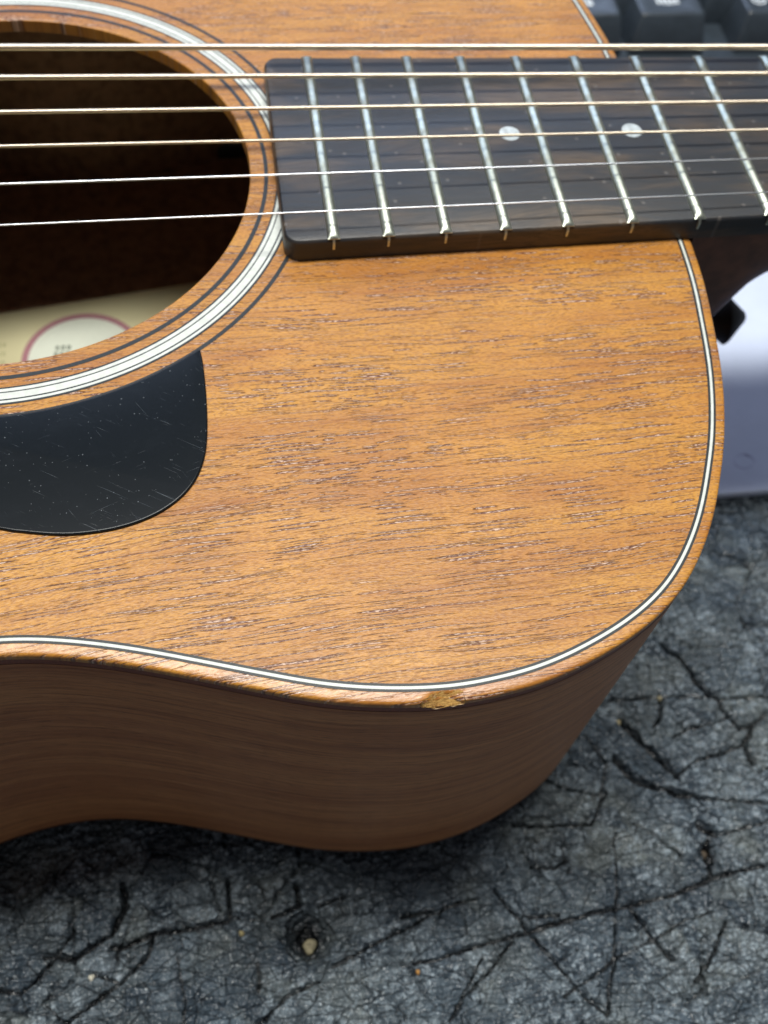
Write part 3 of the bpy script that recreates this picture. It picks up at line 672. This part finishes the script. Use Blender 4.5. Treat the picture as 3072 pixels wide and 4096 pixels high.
# strings
SL = [(121.83, 27.16), (122.37, 16.91), (122.97, 5.74), (123.53, -4.72), (124.11, -15.67), (124.72, -26.97)]
SR = [(297.89, 25.41), (294.49, 15.52), (291.1, 5.65), (287.8, -3.93), (284.58, -13.31), (281.02, -23.67)]
dia = [1.40, 1.06, .82, .62, .43, .33]; pitch = [.56, .46, .38, .32, 0, 0]
def string(i):
    a = np.array([*SL[i], 4.9]); b = np.array([*SR[i], 3.4]); d = (b - a) / (b[0] - a[0])
    p0 = a + d * (3 - a[0]); p1 = a + d * (597 - a[0])
    ln = np.linalg.norm(p1 - p0); ax = (p1 - p0) / ln
    u = np.cross(ax, [0, 0, 1]); u /= np.linalg.norm(u); w = np.cross(ax, u)
    r = dia[i] / 2; ns = 12
    if pitch[i]:
        xa = 85; xb = 335
        tt = np.r_[np.linspace(0, xa, 12)[:-1], np.arange(xa, xb, pitch[i] / 4), np.linspace(xb, ln, 16)]
    else: tt = np.linspace(0, ln, 60)
    th = np.linspace(0, 2 * np.pi, ns, endpoint=False)
    T, TH = np.meshgrid(tt, th, indexing='ij')
    Rr = np.full(T.shape, r)
    if pitch[i]: Rr = r + pitch[i] * .12 * np.where((T > 85) & (T < 335), np.cos(2 * np.pi * T / pitch[i] + TH), 0)
    P = p0 + T[..., None] * ax + Rr[..., None] * (np.cos(TH)[..., None] * u + np.sin(TH)[..., None] * w)
    n0 = len(tt); vs = P.reshape(-1, 3); fs = []
    for k in range(n0 - 1):
        for j in range(ns):
            jj = (j + 1) % ns; fs.append((k * ns + j, k * ns + jj, (k + 1) * ns + jj, (k + 1) * ns + j))
    o = mesh('string', vs.tolist(), fs, M['bronze'] if pitch[i] else M['steel'], guitar, smooth=True)
    fix_normals(o)
    o['label'] = ['thickest wound bronze string', 'second wound bronze string', 'third wound bronze string', 'thinnest wound bronze string', 'thicker plain steel string', 'thinnest plain steel string'][i]
for i in range(6): string(i)
# bridge and saddle, beyond the left edge of the picture
box('bridge', -14, 13, -75, 75, ZT, ZT + 7.5, M['fingerboard'], guitar, 2.0)
box('saddle', 0, 3, -36, 36, ZT + 7, 5.3, M['white'], guitar, .4)

# ------------------------------------------------------------------ keyboard
kb = thing('computer_keyboard', 'black computer keyboard with raised keys behind the guitar neck', 'keyboard')
M['key'] = plain('charcoal_key_plastic', (.040, .053, .068), .28, nz=.12, nscale=.2, bump=.01)
M['case'] = plain('charcoal_case_plastic', (.028, .040, .054), .42, nz=.12, nscale=.2)
M['legend'] = plain('pale_key_print', (.78, .84, .90), .5)
ZK = -91.5
box('case', 150, 520, 118, 300, -110.5, ZK - 3.5, M['case'], kb, 3)
def key(xa, xb, ya, yb, glyph):
    zt = -80.5; zb = ZK - 3.4
    def rr_(x0, x1, y0, y1, r, z):
        out = []
        for cx, cy, s0 in ((x1 - r, y1 - r, 0), (x0 + r, y1 - r, 90), (x0 + r, y0 + r, 180), (x1 - r, y0 + r, 270)):
            for a in range(0, 91, 18): out.append((cx + r * math.cos(math.radians(s0 + a)), cy + r * math.sin(math.radians(s0 + a)), z))
        return out
    rg = [rr_(xa, xb, ya, yb, .8, zb), rr_(xa + .2, xb - .2, ya + .3, yb - .2, 1.0, zb + 2), rr_(xa + 2.4, xb - 2.4, ya + 4.2, yb - 1.6, 1.6, zt - .6), rr_(xa + 2.8, xb - 2.8, ya + 4.8, yb - 1.8, 1.7, zt - .1), rr_(xa + 3.6, xb - 3.6, ya + 5.6, yb - 2.6, 1.6, zt), rr_(xa + 8, xb - 8, ya + 8, yb - 6, 1.2, zt - .5)]
    v, f = loft(rg, cap1=True); k = sharp(fix_normals(mesh('key', v, f, M['key'], kb)), 50)
    cx = (xa + xb) / 2; cy = ya + 13.2; zz = zt - .42
    if glyph == 0:   # four-pane symbol in a round blob
        bars('key_legend', [(cx - 2.6, cx - .3, cy + .3, cy + 2.4), (cx + .3, cx + 2.6, cy + .3, cy + 2.4), (cx - 2.6, cx - .3, cy - 2.4, cy - .3), (cx + .3, cx + 2.6, cy - 2.4, cy - .3)], zz, .12, M['legend'], k)
    elif glyph == 1: # row of little bars
        bars('key_legend', [(cx - 4.6 + q * 1.9, cx - 3.4 + q * 1.9, cy - 2.2 + .3 * abs(q - 2), cy + 2.2 - .3 * abs(q - 2)) for q in range(5)], zz, .12, M['legend'], k)
    elif glyph == 2:
        g = disc('key_legend', cx, cy, 3.0, zz, zz + .12, M['legend'], k, n=32, inner=2.2)
        bars('key_legend', [(cx - 1.6, cx + 1.6, cy - .35, cy + .35), (cx - .35, cx + .35, cy - 1.6, cy + 1.6)], zz, .12, M['legend'], k)
rows = [(155.6, 0)]
key(295.5, 324.8, 162.0, 181.5, 0)
key(328.0, 358.6, 162.0, 181.5, 1)
key(371.5, 390.5, 162.6, 182.0, 2)
key(393.5, 412.5, 162.6, 182.0, 3)
key(264.0, 292.5, 162.0, 181.5, 3)
for rI in range(1, 4):
    for q in range(9): key(245 + q * 19.2 + rI * 3, 245 + q * 19.2 + rI * 3 + 17.6, 162 + rI * 19.8, 181.5 + rI * 19.8 - .6, 3)

# ------------------------------------------------------------------ white tray on the mat
tr = thing('paper_sheet', 'bluish white paper pad with a faint round pen scribble lying beneath the guitar neck', 'paper')
M['lid'] = plain('white_paper', (.66, .74, .92), .55, nz=.03, nscale=.1)
box('pad', 272, 420, -31.5, 92, -110.8, -108.0, M['lid'], tr, .5)
pen = plain('faint_violet_ink', (.34, .34, .55), .6)
cs = [(320.9 + (3.0 + .35 * math.sin(2.3 * a)) * math.cos(a), -20.3 + (2.7 + .3 * math.cos(1.7 * a)) * math.sin(a)) for a in np.linspace(0.4, 6.9, 60)] + [(322.0, -17.6), (322.6, -18.6)]
pv = []; pf = []
for k, (x, y) in enumerate(cs): pv += [(x - .10, y - .12, -107.96), (x + .10, y + .12, -107.96)]
for k in range(len(cs) - 1): pf.append((2 * k, 2 * k + 2, 2 * k + 3, 2 * k + 1))
mesh('pen_scribble', pv, pf, pen, tr)

# ------------------------------------------------------------------ crumbs
def crumb(name, x, y, rx, ry, rz, col, label, dz=0):
    bm = bmesh.new(); bmesh.ops.create_icosphere(bm, subdivisions=3, radius=1)
    ph = random.random() * 9
    for v in bm.verts:
        c = v.co; k = 1 + .22 * math.sin(3 * c.x + ph) * math.cos(2.6 * c.y + ph) + .12 * math.sin(7 * c.z + 2 * ph) + .06 * math.sin(13 * c.x + 9 * c.y)
        v.co = Vector((c.x * rx * k, c.y * ry * k, c.z * rz * k)) * S
    me = bpy.data.meshes.new(name); bm.to_mesh(me); bm.free(); me.polygons.foreach_set('use_smooth', [True] * len(me.polygons))
    o = link(name, me, plain('crumb_' + str(len(bpy.data.materials)), col, .7, nz=.35, nscale=1.5, bump=.12))
    o.location = Vector((x, y, mat_z(x, y) + rz * .6 + dz)) * S
    return tag(o, label, 'crumb')
crumb('crumb', 174.0, -142.4, 1.5, 1.7, 1.3, (.30, .27, .17), 'largest beige crumb sitting in the round hole in the mat', dz=1.0)
crumb('crumb', 123.8, -143.6, .75, .9, .7, (.62, .60, .50), 'small whitish crumb at lower left of the mat')
crumb('crumb', 158.3, -138.4, .6, .6, .5, (.42, .36, .18), 'tiny yellowish crumb left of the round hole in the mat')
crumb('crumb', 198.2, -151.8, .45, .6, .4, (.50, .26, .07), 'tiny orange crumb near the bottom edge of the photo')
crumb('crumb', 275.8, -133.0, 1.0, 1.2, .8, (.10, .075, .05), 'dark brown crumb in the slit shaped hole at lower right', dz=.9)
crumb('crumb', 261.2, -97.1, .95, .9, .8, (.50, .44, .26), 'round beige crumb beside a crack near the guitar side')
crumb('crumb', 274.9, -91.5, .7, .7, .6, (.30, .27, .17), 'dull olive crumb in a crack, farthest up the mat')
